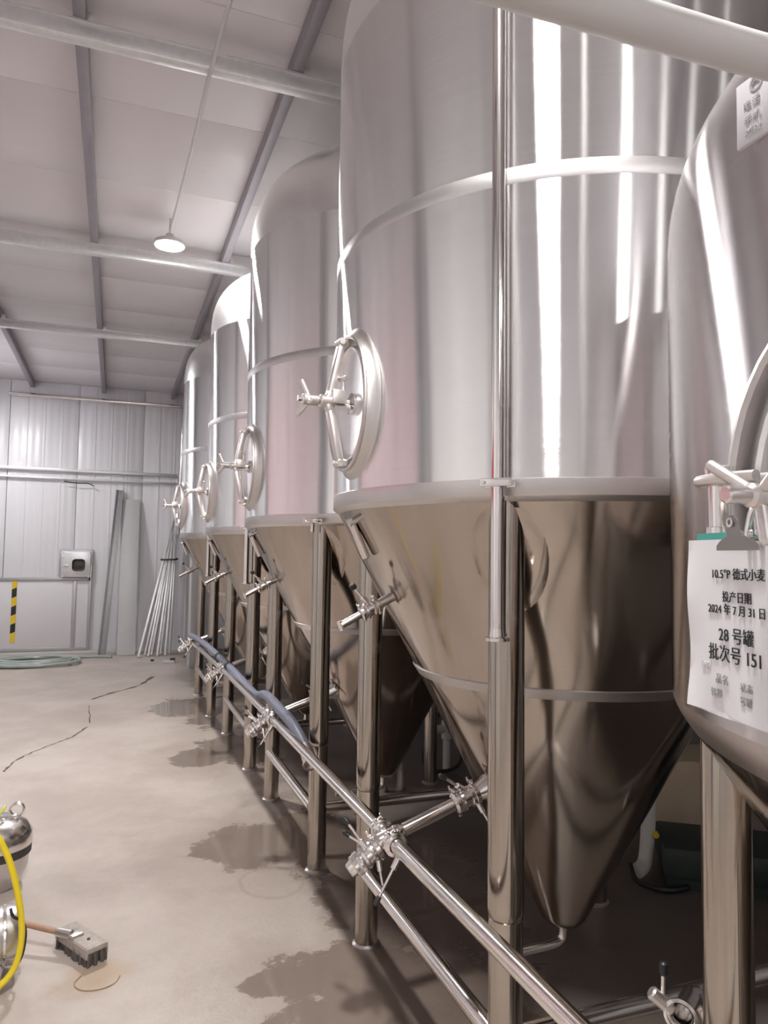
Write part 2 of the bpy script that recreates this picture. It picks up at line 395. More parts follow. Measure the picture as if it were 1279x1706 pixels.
# lamps
def lamp(x, y, label, lens='lens'):
    t = empty('ceiling_lamp', (x, y, 4.08)); tag(t, label, 'lamp', 'round ceiling lamps')
    bm = BM(); lathe(bm, [(.115, -.005), (.123, .0), (.123, .022), (.10, .036), (.04, .05), (.03, .09), (0, .09)], 28); link('housing', bm, M['lamp_body'], t)
    bm = BM(); lathe(bm, [(0, -.012), (.09, -.010), (.113, -.002), (.113, .004), (0, .004)], 28); link('lens', bm, M[lens], t)
    bm = BM(); rod(bm, (0, 0, .085), (0, 0, .222), .008, 8); link('stem', bm, M['galv'], t)
    return t
lamp(.335, 5.97, 'lit round lamp hanging below the ceiling beside the second beam')
for x, y, nm, ln in [(.335, .80, 'overhead just in front of the camera, above the picture', 'lens'), (-1.95, 10.7, 'added unseen over the far left corner to brighten the far wall', 'lens_far_fill'),
        (.335, -4.2, 'over the aisle well behind the camera', 'lens'), (1.85, -3.2, 'dimmer, behind the camera to its right', 'lens_dim'), (2.95, -3.2, 'dimmer, second to the right behind the camera', 'lens_dim'), (4.0, -2.6, 'dimmer, farthest to the right behind the camera', 'lens_dim')]:
    lamp(x, y, 'round ceiling lamp '+nm, ln)
bm = BM(); tube(bm, [(.43, 1.6, 4.15), (.41, 3.0, 4.09), (.38, 3.75, 4.085), (.375, 4.4, 4.13), (.352, 5.3, 4.15), (.335, 5.86, 4.18)], .011, 8)
tag(link('lamp_cable', bm, M['white']), 'thin white cable along the ceiling to the round lamp', 'cable')

# far wall: sliding door, track rails, conduit, vent box
d = empty('door_1', (0, YW, 0)); tag(d, kind='structure')
def far(name, x0, x1, z0, z1, mat, parent, t=.03, y=0, bev=.004):
    bm = BM(); bx(bm, x0, x1, -t-y, -y, z0, z1, bev); return link(name, bm, mat, parent)
far('door_leaf', -2.30, -.35, .10, 1.17, M['panel'], d, .03, .008)
far('door_rail', -2.30, -.335, 1.15, 1.20, M['frame'], d, .05, .008)
far('door_stile', -.37, -.322, .08, 1.40, M['frame'], d, .05, .008)
far('door_stile', -.60, -.545, .10, 1.15, M['frame'], d, .022, .038)
far('door_rail', -2.30, -.322, .055, .11, M['frame'], d, .045, .008)
far('door_sill', -2.45, .10, .0, .05, M['white'], d, .05, .008)
hz = empty('hazard_strip', (-1.425, YW-.04, 0)); hz.parent = d; hz.location = (-1.425, -.04, 0)
n = 7; zb, zt = .20, 1.15
for k in range(n):
    z0 = zb+(zt-zb)*k/n; z1 = zb+(zt-zb)*(k+1)/n; sk = .03
    bm = BM(); lo = -sk if k else 0; hi = -sk if k < n-1 else 0
    pts = [(-.034, z0-lo*0), (.034, z0+(sk if k else 0)), (.034, z1+(sk if k < n-1 else 0)), (-.034, z1)]
    f0 = [bm.verts.new((x, 0, z)) for x, z in pts]; f1 = [bm.verts.new((x, -.008, z)) for x, z in pts]
    bm.faces.new(f0); bm.faces.new(f1)
    for q in range(4): bm.faces.new((f0[q], f0[(q+1) % 4], f1[(q+1) % 4], f1[q]))
    link('stripe', bm, M['hz_y' if k % 2 == 0 else 'hz_k'], hz)
v = empty('vent_box', (-.56, YW-.012, 1.41)); tag(v, 'square silver vent box with dark round port on far wall above door', 'vent box')
bm = BM(); bx(bm, -.25, .25, -.03, 0, -.235, .24, .006); link('surround', bm, M['frame'], v)
bm = BM(); bx(bm, -.215, .215, -.10, -.03, -.205, .205, .012); link('cover', bm, M['galv'], v)
bm = BM(); box(bm, (.04, -.106, -.01), (.19, .014, .19), None, .045)
link('port', bm, M['dark'], v)
for x, z in ((-.19, .19), (.19, .19), (-.19, -.19), (.19, -.19), (-.19, .1)):
    bm = BM(); lathe(bm, [(0, .012), (.012, .010), (.014, 0)], 10, frame((x, -.1, z), (0, -1, 0))); link('screw', bm, M['fit'], v)
bm = BM(); bx(bm, -.19, -.10, -.115, -.10, -.03, -.01, .003); link('latch', bm, M['fit'], v)
for z, h, nm in ((2.90, .05, 'upper'), (2.765, .028, 'lower')):
    bm = BM(); bx(bm, XL, .95, YW-.075, YW-.035, z-h/2, z+h/2, .008)
    for x in (-1.6, -1.2, .0, .8): bx(bm, x-.012, x+.012, YW-.036, YW-.002, z-.015, z+.015)
    tag(link('track_rail', bm, M['galv']), nm+' of two thin metal rails crossing the far wall above the door', 'rail', 'door track rails')
bm = BM(); tube(bm, [(-1.62, YW-.09, 4.06), (-.5, YW-.09, 4.06), (.94, YW-.09, 4.06), (1.0, YW-.09, 4.045), (1.015, YW-.09, 3.98), (1.005, YW-.09, 3.0), (.99, YW-.09, 1.9)], .03, 12)
for x in (-1.4, -.2, .9): bx(bm, x-.012, x+.012, YW-.09, YW-.002, 4.045, 4.075)
tag(link('wall_conduit', bm, M['pipe']), 'shiny steel conduit along the top of the far wall, elbowed down its corner', 'pipe')
# drooping cord on rail
bm = BM(); tube(bm, [(-.78, YW-.10, 2.72), (-.6, YW-.1, 2.70), (-.42, YW-.1, 2.70), (-.34, YW-.1, 2.66)], .008, 6)
tag(link('rail_cord', bm, M['black']), 'short dark cord drooping from the lower rail on the far wall', 'cord')
# leaning boards and bars
def lean(name, p0, p1, wdt, th, mat, channel=False):
    p0 = Vector(p0); p1 = Vector(p1); L = (p1-p0).length; m = frame(p0, p1-p0, (1, 0, 0)); bm = BM()
    box(bm, (0, 0, L/2), (wdt, th, L), m, .002)
    if channel:
        for s in (-1, 1): box(bm, (s*(wdt/2-.006), th*1.6 if m.to_3x3()[1][1] < 0 else -th*1.6, L/2), (.012, th*3.4, L), m, .002)
    return link(name, bm, mat)
tag(lean('steel_channel', (-.125, 12.14, .003), (.055, YW-.03, 2.62), .115, .012, M['galv_dark'], True), 'long grey steel channel leaning against the far wall, left of the white board', 'channel')
tag(lean('white_board', (.225, 12.17, .003), (.235, YW-.035, 2.47), .27, .02, M['sheet']), 'tall white panel offcut leaning upright against the far wall', 'board')
rods = []
for k, (xf, yf, xs, ys, T, r) in enumerate([(.40, 11.86, .758, 12.31, 2.35, .018), (.50, 12.06, .800, 12.385, 1.74, .016), (.545, 11.90, .812, 12.31, 1.95, .016), (.60, 12.07, .846, 12.385, 1.66, .017),
        (.68, 11.92, .862, 12.31, 1.80, .017), (.735, 12.08, .892, 12.385, 1.70, .017), (.80, 11.95, .910, 12.31, 1.75, .015), (.875, 12.09, .938, 12.385, 1.92, .016)]):
    f = Vector((xf, yf, .004)); q = Vector((xs, ys, 1.5)); rods.append((f, f+(q-f)*(T/1.5), r))
for i, (a, b, r) in enumerate(rods):
    m = frame(a, Vector(b)-Vector(a), (1, 0, 0)); L = (Vector(b)-Vector(a)).length; bm = BM(); box(bm, (0, 0, L/2+.006), (r*2, r*2, L), m, .003)
    tag(link('metal_bar', bm, M['galv']), ['longest metal bar leaning at the front of the bundle in the far corner'] [0] if i == 0 else 'thin silver metal bar in the far corner bundle, its foot '+['', 'second', 'third', 'fourth', 'fifth', 'sixth', 'seventh', 'eighth, rightmost,'][i]+' from the left', 'bar', 'metal bars in the far corner')
bm = BM(); tube(bm, [(.715, 12.30, 1.50), (.76, 12.265, 1.50), (.90, 12.262, 1.505), (.965, 12.29, 1.51), (.978, 12.36, 1.515), (.95, 12.43, 1.52), (.82, 12.435, 1.515), (.745, 12.40, 1.51), (.715, 12.30, 1.50)], .012, 8, n=4)
tag(link('bundle_strap', bm, M['black']), 'black strap tied round the bundle of metal bars', 'strap')
t = empty('metal_offcut', (.80, 11.15, 0)); tag(t, 'small white metal offcut with black piece on floor near far corner', 'offcut')
bm = BM(); box(bm, (0, 0, .02), (.17, .05, .038), None, .005); link('bracket', bm, M['white'], t)
bm = BM(); box(bm, (.06, .05, .035), (.07, .05, .07), None, .01); link('black_piece', bm, M['black'], t)
bm = BM(); box(bm, (.585, 11.42, .014), (.05, .03, .026), None, .006); tag(link('dark_scrap', bm, M['black']), 'tiny dark scrap on floor before the leaning bars', 'scrap')
bm = BM(); bx(bm, 1.03, 1.34, 10.55, 10.85, 0, ZC, .01); tag(link('trim_1', bm, M['sheet']), kind='structure')
# coil of clear hose on the floor by the door
pts = []
rr = random.Random(3)
for k in range(7*12):
    a = 2*math.pi*k/12; turn = k/12
    e = .42+.05*math.sin(turn*2.1)+.03*rr.random()
    pts.append((-1.0+e*1.15*math.cos(a)+.05*math.sin(turn*1.7), 11.55+e*.85*math.sin(a)+.05*math.cos(turn*2.3), .022+.018*(turn % 3)+.008*rr.random()))
pts += [(-.55, 11.9, .022), (-.2, 12.0, .022), (.02, 11.9, .022)]
bm = BM(); tube(bm, [(-1.9, 11.0, .02), (-1.6, 11.1, .02)]+pts, .019, 8, n=3)
tag(link('hose_coil', bm, M['coil']), 'coil of clear greenish hose lying on the floor by the far door', 'hose')

# floor cracks
def ribbon(name, pts, wd, mat, seed):
    rg = random.Random(seed); P = smooth_path([(x, y, 0) for x, y in pts], 7); bm = BM(); V = []
    for i, p in enumerate(P):
        d = (P[min(i+1, len(P)-1)]-P[max(i-1, 0)]).normalized(); nrm = Vector((-d.y, d.x, 0)); q = p+nrm*rg.uniform(-.006, .006); ww = wd*rg.uniform(.3, 1.1)
        V.append([bm.verts.new(q+nrm*ww+Vector((0, 0, .0006))), bm.verts.new(q+Vector((0, 0, .002))), bm.verts.new(q-nrm*ww+Vector((0, 0, .0006)))])
    for a, b in zip(V, V[1:]):
        bm.faces.new((a[0], a[1], b[1], b[0])); bm.faces.new((a[1], a[2], b[2], b[1]))
    return link(name, bm, mat, floor)
ribbon('floor_crack', [(-.70, 6.0), (-.64, 6.33), (-.48, 6.65), (-.29, 6.94), (-.18, 7.3)], .013, M['crack'], 1)
ribbon('floor_crack', [(-.18, 8.62), (.02, 8.95), (.33, 9.38), (.53, 10.0)], .028, M['crack'], 2)
ribbon('floor_crack', [(-.157, 7.45), (-.19, 8.3)], .006, M['crack'], 5)
bm = BM(); tube(bm, [(-.005+.08*math.cos(a/8*2*math.pi), 3.015+.068*math.sin(a/8*2*math.pi), .0025) for a in range(3, 9)], .0022, 6)
tag(link('wire_scrap', bm, M['rust']), 'thin rusty wire loop lying on floor beside the broom head', 'wire')

# ---------------------------------------------------------------- fermentation tanks
def build_tank(name, rT, zj, zs, hd, za, coneR, manway_z, bands, cone_band, body_mat, ybars=True, sample_z=1.45, branch=True, az=5, yb=.31):
    root = empty(name)
    SEG = 112
    bm = BM(); lathe(bm, [(rT, zj+.03), (rT, zj+.05)]+[(rT, zj+.05+(zs-zj-.05)*k/6) for k in range(1, 7)], SEG); link('body', bm, body_mat, root)
    if cone_band: bm = BM(); lathe(bm, [(rT-.024, zj-.018), (rT-.001, zj-.002), (rT+.0012, zj+.001), (rT+.0012, zj+.046), (rT, zj+.047)], SEG); link('joint_ring', bm, M['joint'], root)
    else: bm = BM(); lathe(bm, [(rT-.0262, zj-.024), (rT-.015, zj-.008), (rT-.0065, zj+.006), (rT-.0015, zj+.020), (rT, zj+.034)], SEG); link('joint_edge', bm, M['joint0'], root)
    prof = [(rT*(max(0, 1-(k/18)**3))**(1/3), zs+hd*k/18) for k in range(0, 18)]+[(rT*.28, zs+hd*.992), (.16, zs+hd)]
    bm = BM(); lathe(bm, prof, SEG); link('dome', bm, M['dome'] if cone_band else body_mat, root)
    bm = BM(); lathe(bm, [(.20, zs+hd-.01), (.20, zs+hd+.05), (.215, zs+hd+.05), (.215, zs+hd+.075), (.15, zs+hd+.10), (0, zs+hd+.11)], 40); link('top_hatch', bm, M['fit'], root)
    for z, hw in bands:
        bm = BM(); lathe(bm, [(rT, z-hw), (rT+.0015, z-hw+.003), (rT+.0015, z+hw-.003), (rT, z+hw)], SEG); link('weld_band', bm, M['weld'], root)
    cr = lambda z: coneR+(rT-.02-coneR)*(z-za)/(zj-.015-za)
    zz = [zj-.015-(zj-.015-za)*k/14 for k in range(15)]
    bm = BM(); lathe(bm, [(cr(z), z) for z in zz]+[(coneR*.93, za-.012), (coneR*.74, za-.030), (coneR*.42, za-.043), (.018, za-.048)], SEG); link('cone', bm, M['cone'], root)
    if cone_band:
        bm = BM(); z0, z1 = cone_band; nx = .002
        lathe(bm, [(cr(z0)-.001, z0), (cr(z0)+nx, z0+.004), (cr(z1)+nx, z1-.004), (cr(z1)-.001, z1)], SEG); link('cone_seam', bm, M['joint'], root)
    slope = (rT-.02-coneR)/(zj-.015-za); nrm = Vector((-1, 0, -slope)).normalized()
    # legs with sliding sleeve, foot and reinforcing pad
    lx = .57; lr = .050 if cone_band else .043; lq = lr/.05
    for sx in (-1, 1):
        for sy in (-1, 1):
            x, y = sx*(lx if cone_band else .54), sy*lx; rad = math.hypot(x, y)
            zt = za+(rad-coneR)/slope
            bm = BM()
            # tube with its top cut to the slope of the cone and rounded lower lip
            seg = 28; rings = []
            for zc in (.62, .627, .645, .66):
                q = {.62: .030, .627: .043, .645: .0495, .66: .05}[zc]*lq
                rings.append([(x+q*math.cos(2*math.pi*k/seg), y+q*math.sin(2*math.pi*k/seg), zc) for k in range(seg)])
            top = []
            for k in range(seg):
                px, py = x+lr*math.cos(2*math.pi*k/seg), y+lr*math.sin(2*math.pi*k/seg)
                top.append((px, py, min(za+(math.hypot(px, py)-coneR)/slope-.002, zj)))
            for fr in (.35, .7): rings.append([(px, py, .66+(pz-.66)*fr) for px, py, pz in top])
            rings.append(top)
            loft(bm, rings, True, False)
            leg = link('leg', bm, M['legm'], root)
            bm = BM(); lathe(bm, [(0, .012), (.0470*lq, .012), (.0470*lq, .60), (.0470*lq, .628), (.03*lq, .64)], 28, Matrix.Translation((x, y, 0))); link('leg_foot', bm, M['legm'], leg)
            bm = BM(); lathe(bm, [(0, 0), (.058, 0), (.058, .008), (.050, .013), (.046, .016)], 28, Matrix.Translation((x, y, 0))); link('base_disc', bm, M['joint'], leg)
            # pad on the cone
            bm = BM(); ang = math.atan2(y, x); cen = None; rows = []
            for j in range(6):
                row = []
                for k in range(28):
                    t = 2*math.pi*k/28; u = .115*(j/5)*math.cos(t); v = .155*(j/5)*math.sin(t)-.07
                    off = .005 if j < 5 else .0
                    zc = min(zt-.0+v, zj-.03); rc = cr(zc)+off; a = ang+u/rad
                    row.append((rc*math.cos(a), rc*math.sin(a), zc-off*.5))
                rows.append(row)
            loft(bm, rows[1:], True, False); link('leg_pad', bm, M['cone'], leg)
    def bar(p0, p1, r=.027):
        bm = BM(); rod(bm, p0, p1, r, 18); link('brace_bar', bm, M['pipe'], root)
    if ybars:
        bar((-lx-.022, -lx+.03, yb), (-lx-.022, lx-.03, yb))
    bar((-lx+.04, -lx, yb), (lx-.04, -lx, yb))
    # bottom outlet
    bm = BM(); tube(bm, [(0, 0, za-.04), (0, 0, za-.07), (-.006, 0, za-.095), (-.03, 0, za-.108), (-.08, 0, za-.112), (-.30, .0, za-.118)], .016, 12)
    clamp_ring(bm, (0, 0, za-.062), (0, 0, -1), .02); out = link('outlet_pipe', bm, M['fit'], root)
    # manway
    A = Matrix.Rotation(R(az), 4, 'Z')
    def W(n_, hx, hz):   # local frame of the manway: n_ outward from tank axis, hx sideways, hz up
        return A @ Vector((-n_, -hx, manway_z+hz))
    NS = 44
    def oval(a, b, n_=None, wrap=None):
        out = []
        for k in range(NS):
            t = 2*math.pi*k/NS; h = a*math.cos(t); z = b*math.sin(t)
            nn = n_ if wrap is None else math.sqrt(max(0, (rT+wrap)**2-h*h))
            out.append(W(nn, h, z))
        return out
    bm = BM(); loft(bm, [oval(.182, .258, wrap=-.01), oval(.178, .253, wrap=.003), oval(.170, .243, wrap=.008), oval(.162, .232, n_=rT+.012), oval(.159, .227, n_=rT+.020)])
    mw = link('manway_neck', bm, M['joint'], root)
    bm = BM(); loft(bm, [oval(.158, .226, n_=rT+.019), oval(.162, .229, n_=rT+.024), oval(.161, .228, n_=rT+.030), oval(.155, .222, n_=rT+.032), oval(.149, .215, n_=rT+.028), oval(.145, .211, n_=rT+.004), oval(.141, .207, n_=rT-.03)])
    link('neck_rim', bm, M['joint'], mw)
    bm = BM(); loft(bm, [oval(.143, .209, n_=rT-.004), oval(.134, .196, n_=rT+.000), oval(.133, .195, n_=rT+.012), oval(.127, .188, n_=rT+.020), oval(.120, .180, n_=rT+.018), oval(.112, .170, n_=rT+.006), oval(.08, .11, n_=rT+.002), oval(.03, .04, n_=rT+.0)], True, True)
    link('lid', bm, M['dome'], mw)
    # bent clamp arm
    bm = BM(); HN = rT+(.095 if az > 0 else .075)
    for s in (-1, 1):
        P = [W(rT+.030, 0, s*.200), W(rT+.047, 0, s*.196), W(HN-.012, 0, s*.03), W(HN, 0, 0)]
        for a, b in zip(P, P[1:]):
            d = b-a; m = frame(a, d, A @ Vector((0, 1, 0))); box(bm, (0, 0, d.length/2), (.036, .024, d.length+.012), m, .006)
        rod(bm, W(rT+.050, 0, s*.202)+A @ Vector((0, .024, 0)), W(rT+.050, 0, s*.202)+A @ Vector((0, -.024, 0)), .013, 12, bev=.003)
    rod(bm, W(HN-.028, 0, 0), W(HN+.026, 0, 0), .021, 18, bev=.004)
    link('clamp_arm', bm, M['cast'], mw)
    bm = BM(); rod(bm, W(rT+.0, 0, 0), W(HN+.10, 0, 0), .009, 14, bev=.002)
    lathe(bm, [(0, 0), (.034, 0), (.036, .012), (.018, .02), (.014, .04), (0, .04)], 18, frame(W(rT+.0, 0, 0), A @ Vector((-1, 0, 0)))); link('screw', bm, M['fit'], mw)
    bm = BM(); rod(bm, W(HN+.028, 0, 0), W(HN+(.085 if az > 0 else .074), 0, 0), .0175 if az > 0 else .0125, 18, bev=.004)
    for k in range(3):
        t = R((102, 222, 342)[k] if az > 0 else (147, 290, 38)[k]); q = .068 if az > 0 else (.070, .052, .070)[k]; u = Vector((math.cos(t), math.sin(t)))
        p0 = W(HN+.06, u.x*.01, u.y*.01); p1 = W(HN+(.084 if az > 0 else .068), u.x*q, u.y*q)
        rod(bm, p0, p1, .0082 if az > 0 else .0062, 12, bev=.003)
    link('hand_wheel', bm, M['cast'], mw)
    bm = BM()                                                   # hinge: fork, pin and link on one side
    box(bm, (0, 0, 0), (.05, .03, .045), Matrix.Translation(W(rT+.065, .03, .012)) @ A, .005)
    rod(bm, W(rT+.05, .03, .0), W(rT+.05, .03, .075), .008, 10, bev=.002)
    rod(bm, W(rT+.05, .0, .078), W(rT+.05, .055, .072), .009, 10, bev=.003)
    rod(bm, W(rT+.02, .02, -.018), W(HN-.02, .02, -.02), .009, 10, bev=.002)
    link('hinge', bm, M['cast'], mw)
    # sample valve square to the cone
    def conept(z, y=0): return Vector((-math.sqrt(max(0, cr(z)**2-y*y)), y, z))
    p = conept(sample_z, .05); u = nrm; bm = BM()
    rod(bm, p-u*.01, p+u*.045, .017, 16); clamp_ring(bm, p+u*.045, u, .019); valve_body(bm, p+u*.075, u, .019, .022); clamp_ring(bm, p+u*.105, u, .017)
    rod(bm, p+u*.10, p+u*.19, .013, 14); rod(bm, p+u*.186-Vector((.012, 0, -.012)), p+u*.186+Vector((.0, 0, -.018)), .010, 10)
    sv = link('sample_valve', bm, M['fit'], root)
    h0 = p+u*.075+Vector((-.006, 0, .02)); hd_ = Vector((-.75, -.1, .75))
    link('valve_handle', handle_bm(h0, hd_, .085), M['fit'], sv); link('handle_knob', grip_bm(h0, hd_, .085, .012, .022), M['black'], sv)
    # thermowell running down below the joint
    bm = BM(); p = conept(zj-.05, 0)+nrm*.012; q = conept(zj-.17, 0)+nrm*.02
    rod(bm, p-nrm*.02, p+nrm*.012, .016, 12); rod(bm, p, q, .014, 12, bev=.004); link('thermowell', bm, M['pipe'], root)
    # racking branch with butterfly valves down to the manifold
    if branch:
        by = -.06; P0 = conept(.80, by); P1 = Vector((-.717, by, .672)); P2 = Vector((-.822, by, .602))
        u = (P1-P0).normalized(); bm = BM()
        lathe(bm, [(.060, -.03), (.050, .0), (.036, .03), (.027, .055)], 20, frame(P0, u))
        clamp_ring(bm, P0+u*.058, u, .026); valve_body(bm, P0+u*.093, u, .026, .028); clamp_ring(bm, P0+u*.130, u, .026)
        L = (P1-P0).length
        rod(bm, P0+u*.125, P1, .0235, 18)
        lathe(bm, [(.0235, -.055), (.027, -.05), (.029, -.03), (.029, .03), (.027, .05), (.0235, .055)], 18, frame(P1, u))
        lathe(bm, [(.0235, -.06), (.027, -.055), (.029, -.03), (.029, .03), (.027, .055), (.0235, .06)], 18, frame(P1, (0, 1, 0)))
        br = link('racking_branch', bm, M['pipe'], root)
        for i, s in enumerate((-1, 1)):
            bm = BM(); clamp_ring(bm, P1+Vector((0, s*.062, 0)), (0, 1, 0), .0255, (-.6, 0, .8)); link('pipe_clamp', bm, M['fit'], br)
        v2 = (P2-P1).normalized(); bm = BM()
        rod(bm, P1, P2, .0235, 16); clamp_ring(bm, P1+v2*.05, v2, .0255); valve_body(bm, P1+v2*.083, v2, .0255, .026); clamp_ring(bm, P2-v2*.006, v2, .0255, (0, -1, .3))
        lathe(bm, [(.036, -.004), (.036, .010), (.028, .014), (.024, .03), (.018, .034), (0, .034)], 18, frame(P2+v2*.004, v2))
        link('end_valve', bm, M['fit'], br)
        hs = [(P0+u*.093+Vector((-.008, 0, .03)), Vector((-.85, -.05, .55)), .10), (P1+v2*.083+Vector((-.01, -.01, .022)), Vector((-.45, .55, .65)), .11),
              (P1+v2*.07+Vector((0, -.03, .012)), Vector((-.55, .75, .25)), .12), (P1+Vector((-.012, -.12, -.02)), Vector((-.50, -.12, -.72)), .135)]
        for p, dd, LL in hs:
            link('valve_handle', handle_bm(p, dd, LL), M['fit'], br); link('handle_grip', grip_bm(p, dd, LL, .0085, .03), M['black'], br)
        for p, dd in [(P0+u*.06+Vector((0, -.03, -.02)), Vector((.35, -.4, -.75))), (P1+Vector((-.02, .03, -.03)), Vector((-.3, .1, -.9))), (P1+Vector((-.05, -.04, -.05)), Vector((.1, -.3, -.9)))]:
            link('clamp_screw', handle_bm(p, dd, .075, .0045, .009), M['fit'], br)
    return root
TANKS = [(1.600, 2.36), (1.590, 4.25), (1.574, 6.10), (1.520, 8.00)]
t1 = build_tank('fermentation_tank', .872, 1.770, 3.42, .58, .300, .088, 2.105, [(2.665, .024)], (1.165, 1.205), M['body'])
tank_labels = ['largest steel fermentation tank in view, nearest of the full height row', 'second full height steel fermentation tank, directly behind the largest one',
               'third full height steel fermentation tank along the row, its pale domed top catching the lamp', 'farthest steel fermentation tank of the row, beside the far wall']
tanks = []
for i, (x, y) in enumerate(TANKS):
    o = t1 if i == 0 else copy_tree(t1)
    o.location = (x, y, 0); tag(o, tank_labels[i], 'tank', 'steel fermentation tanks'); tanks.append(o)
# downpipes fixed to tanks (not on the second one, which has only the clamp)
def downpipe(root, zlow, pipe=True):
    x, y = -.647, -.655; s = math.hypot(x, y); rx, ry = x/s, y/s
    bm = BM()
    if pipe:
        tube(bm, [(x, y, zlow), (x, y, 2.0), (x, y, 3.4), (x*.995, y*.995, 3.80), (x*.93, y*.93, 3.97), (x*.8, y*.8, 4.03), (x*.55, y*.55, 4.03), (x*.42, y*.42, 3.96)], .0185, 18, n=5)
        lathe(bm, [(.0185, .03), (.021, .012), (.021, .008), (.033, .006), (.033, -.002), (.0, -.002)], 20, Matrix.Translation((x, y, zlow)))
        dp = link('down_pipe', bm, M['pipe'], root)
    else: dp = root
    bm = BM(); z = 1.800 if pipe else 1.775; m = frame((x, y, z), (0, 0, 1), (rx, ry, 0))
    box(bm, (.022, 0, 0), (.006, .085, .022), m, .002); box(bm, (-.024, 0, 0), (.006, .085, .022), m, .002)
    for sd in (-1, 1): rod(bm, m @ Vector((-.032, sd*.034, 0)), m @ Vector((.032, sd*.034, 0)), .006, 8)
    rod(bm, m @ Vector((-.07, 0, 0)), m @ Vector((-.022, 0, 0)), .008, 8)
    if not pipe: rod(bm, m @ Vector((0, 0, -.005)), m @ Vector((0, 0, -.055)), .010, 10); rod(bm, m @ Vector((-.02, 0, 0)), m @ Vector((.02, 0, 0)), .014, 10)
    link('pipe_clip', bm, M['fit'], dp)
downpipe(tanks[0], 1.385); downpipe(tanks[1], 0, False); downpipe(tanks[2], 1.385); downpipe(tanks[3], 1.385)
# the shorter tank at the right edge
t0 = build_tank('fermentation_tank', .872, 1.345, 2.125, .36, .300, .088, 1.665, [], None, M['body0'], ybars=False, sample_z=.95, branch=False, az=-3.6)
t0.location = (1.600, .48, 0); tag(t0, 'shorter steel fermentation tank cut by the right edge, with a clipboard on it', 'tank', 'steel fermentation tanks')
# its name plate
def text(name, s, size, mat, parent, origin, xdir, ydir, align='CENTER', off=.0, fit=None):
    cu = bpy.data.curves.new(name, 'FONT'); cu.body = s; cu.size = size; cu.align_x = align; cu.align_y = 'CENTER'; cu.extrude = .0003
    cu.resolution_u = 3; cu.materials.append(mat)
    cu.offset = off
    o = bpy.data.objects.new(name, cu); COL.objects.link(o)
    x = Vector(xdir).normalized(); y = Vector(ydir); y = (y-x*y.dot(x)).normalized(); z = x.cross(y)
    m = Matrix((x, y, z)).transposed().to_4x4(); m.translation = Vector(origin); 
    dg = bpy.context.evaluated_depsgraph_get(); me = bpy.data.meshes.new_from_object(o.evaluated_get(dg)); bpy.data.objects.remove(o); me.name = name
    if fit:
        xs = [v.co.x for v in me.vertices]; k = fit/(max(xs)-min(xs))
        for v in me.vertices: v.co.x *= k; v.co.y *= k
    o = bpy.data.objects.new(name, me); COL.objects.link(o); o.parent = parent; o.matrix_local = m
    return o
T0 = Vector((1.600, .48, 0))
np_ = empty('name_plate', parent=t0)
bm = BM(); bx(bm, -.859, -.853, -.02, .220, 1.652+.48, 1.738+.48, .002); pl = link('plate', bm, M['plate'], np_)
bm = BM(); rod(bm, (-.855, .15, 2.17), (-.80, .15, 2.17), .006, 8); rod(bm, (-.855, .03, 2.17), (-.80, .03, 2.17), .006, 8); link('standoff', bm, M['fit'], np_)
for s, y, z in (('电话', .195, 2.182), ('手机', .194, 2.162), ('地址', .193, 2.146)):
    text('lettering', s, .0135, M['fadeink'], np_, (-.8597, y, z), (0, -1, 0), (0, 0, 1))
bm = BM(); lathe(bm, [(.0075, 0), (.010, 0), (.010, .0006), (.0075, .0006)], 24, frame((-.8592, .188, 2.205), (-1, 0, 0)), True); tube(bm, [(-.8595, .194, 2.203), (-.8595, .190, 2.207), (-.8595, .186, 2.207), (-.8595, .183, 2.204)], .0009, 6); link('emblem', bm, M['fadeink'], np_)
# sight glass / hinge post with loop of the manway, at the left of the hand wheel
hp = empty('hinge_post', parent=t0)
def L0(x, y, z): return Vector((x, y, z))-T0
bm = BM(); rod(bm, L0(.668, .665, 1.632), L0(.668, .665, 1.695), .0125, 18); link('post', bm, M['pipe'], hp)
for z in (1.634, 1.706):
    bm = BM(); lathe(bm, [(.0125, -.006), (.0155, -.005), (.0155, .005), (.0125, .006), (0, .006)], 18, Matrix.Translation(L0(.668, .665, z))); link('cap_ring', bm, M['fit'], hp)
bm = BM(); tube(bm, [L0(.655, .60, 1.694), L0(.652, .65, 1.695), L0(.655, .680, 1.695), L0(.664, .688, 1.695), L0(.678, .684, 1.695), L0(.683, .66, 1.695), L0(.684, .60, 1.693)], .0068, 12); link('loop_handle', bm, M['cast'], hp)

# manifold pipe: sections between the branch crosses
def cross(i): return Vector((TANKS[i][0]-.717, TANKS[i][1]-.06, .672))
ends = [Vector((.90, -.6, .69))]+[cross(i) for i in range(4)]
for i in range(4):
    a, b = ends[i], ends[i+1]; d = (b-a).normalized(); bm = BM()
    rod(bm, a+(d*.061 if i else Vector()), b-d*.061, .0235, 18)
    tag(link('manifold_pipe', bm, M['pipe']), ['polished steel manifold pipe running out at the bottom of the picture', 'polished steel manifold pipe between the valve clusters of the two nearest full height tanks',
        'polished steel manifold pipe under the blue hose, second to third full height tank', 'polished steel manifold pipe under the blue hose at the far end of the row'][i], 'pipe', 'manifold pipe sections')
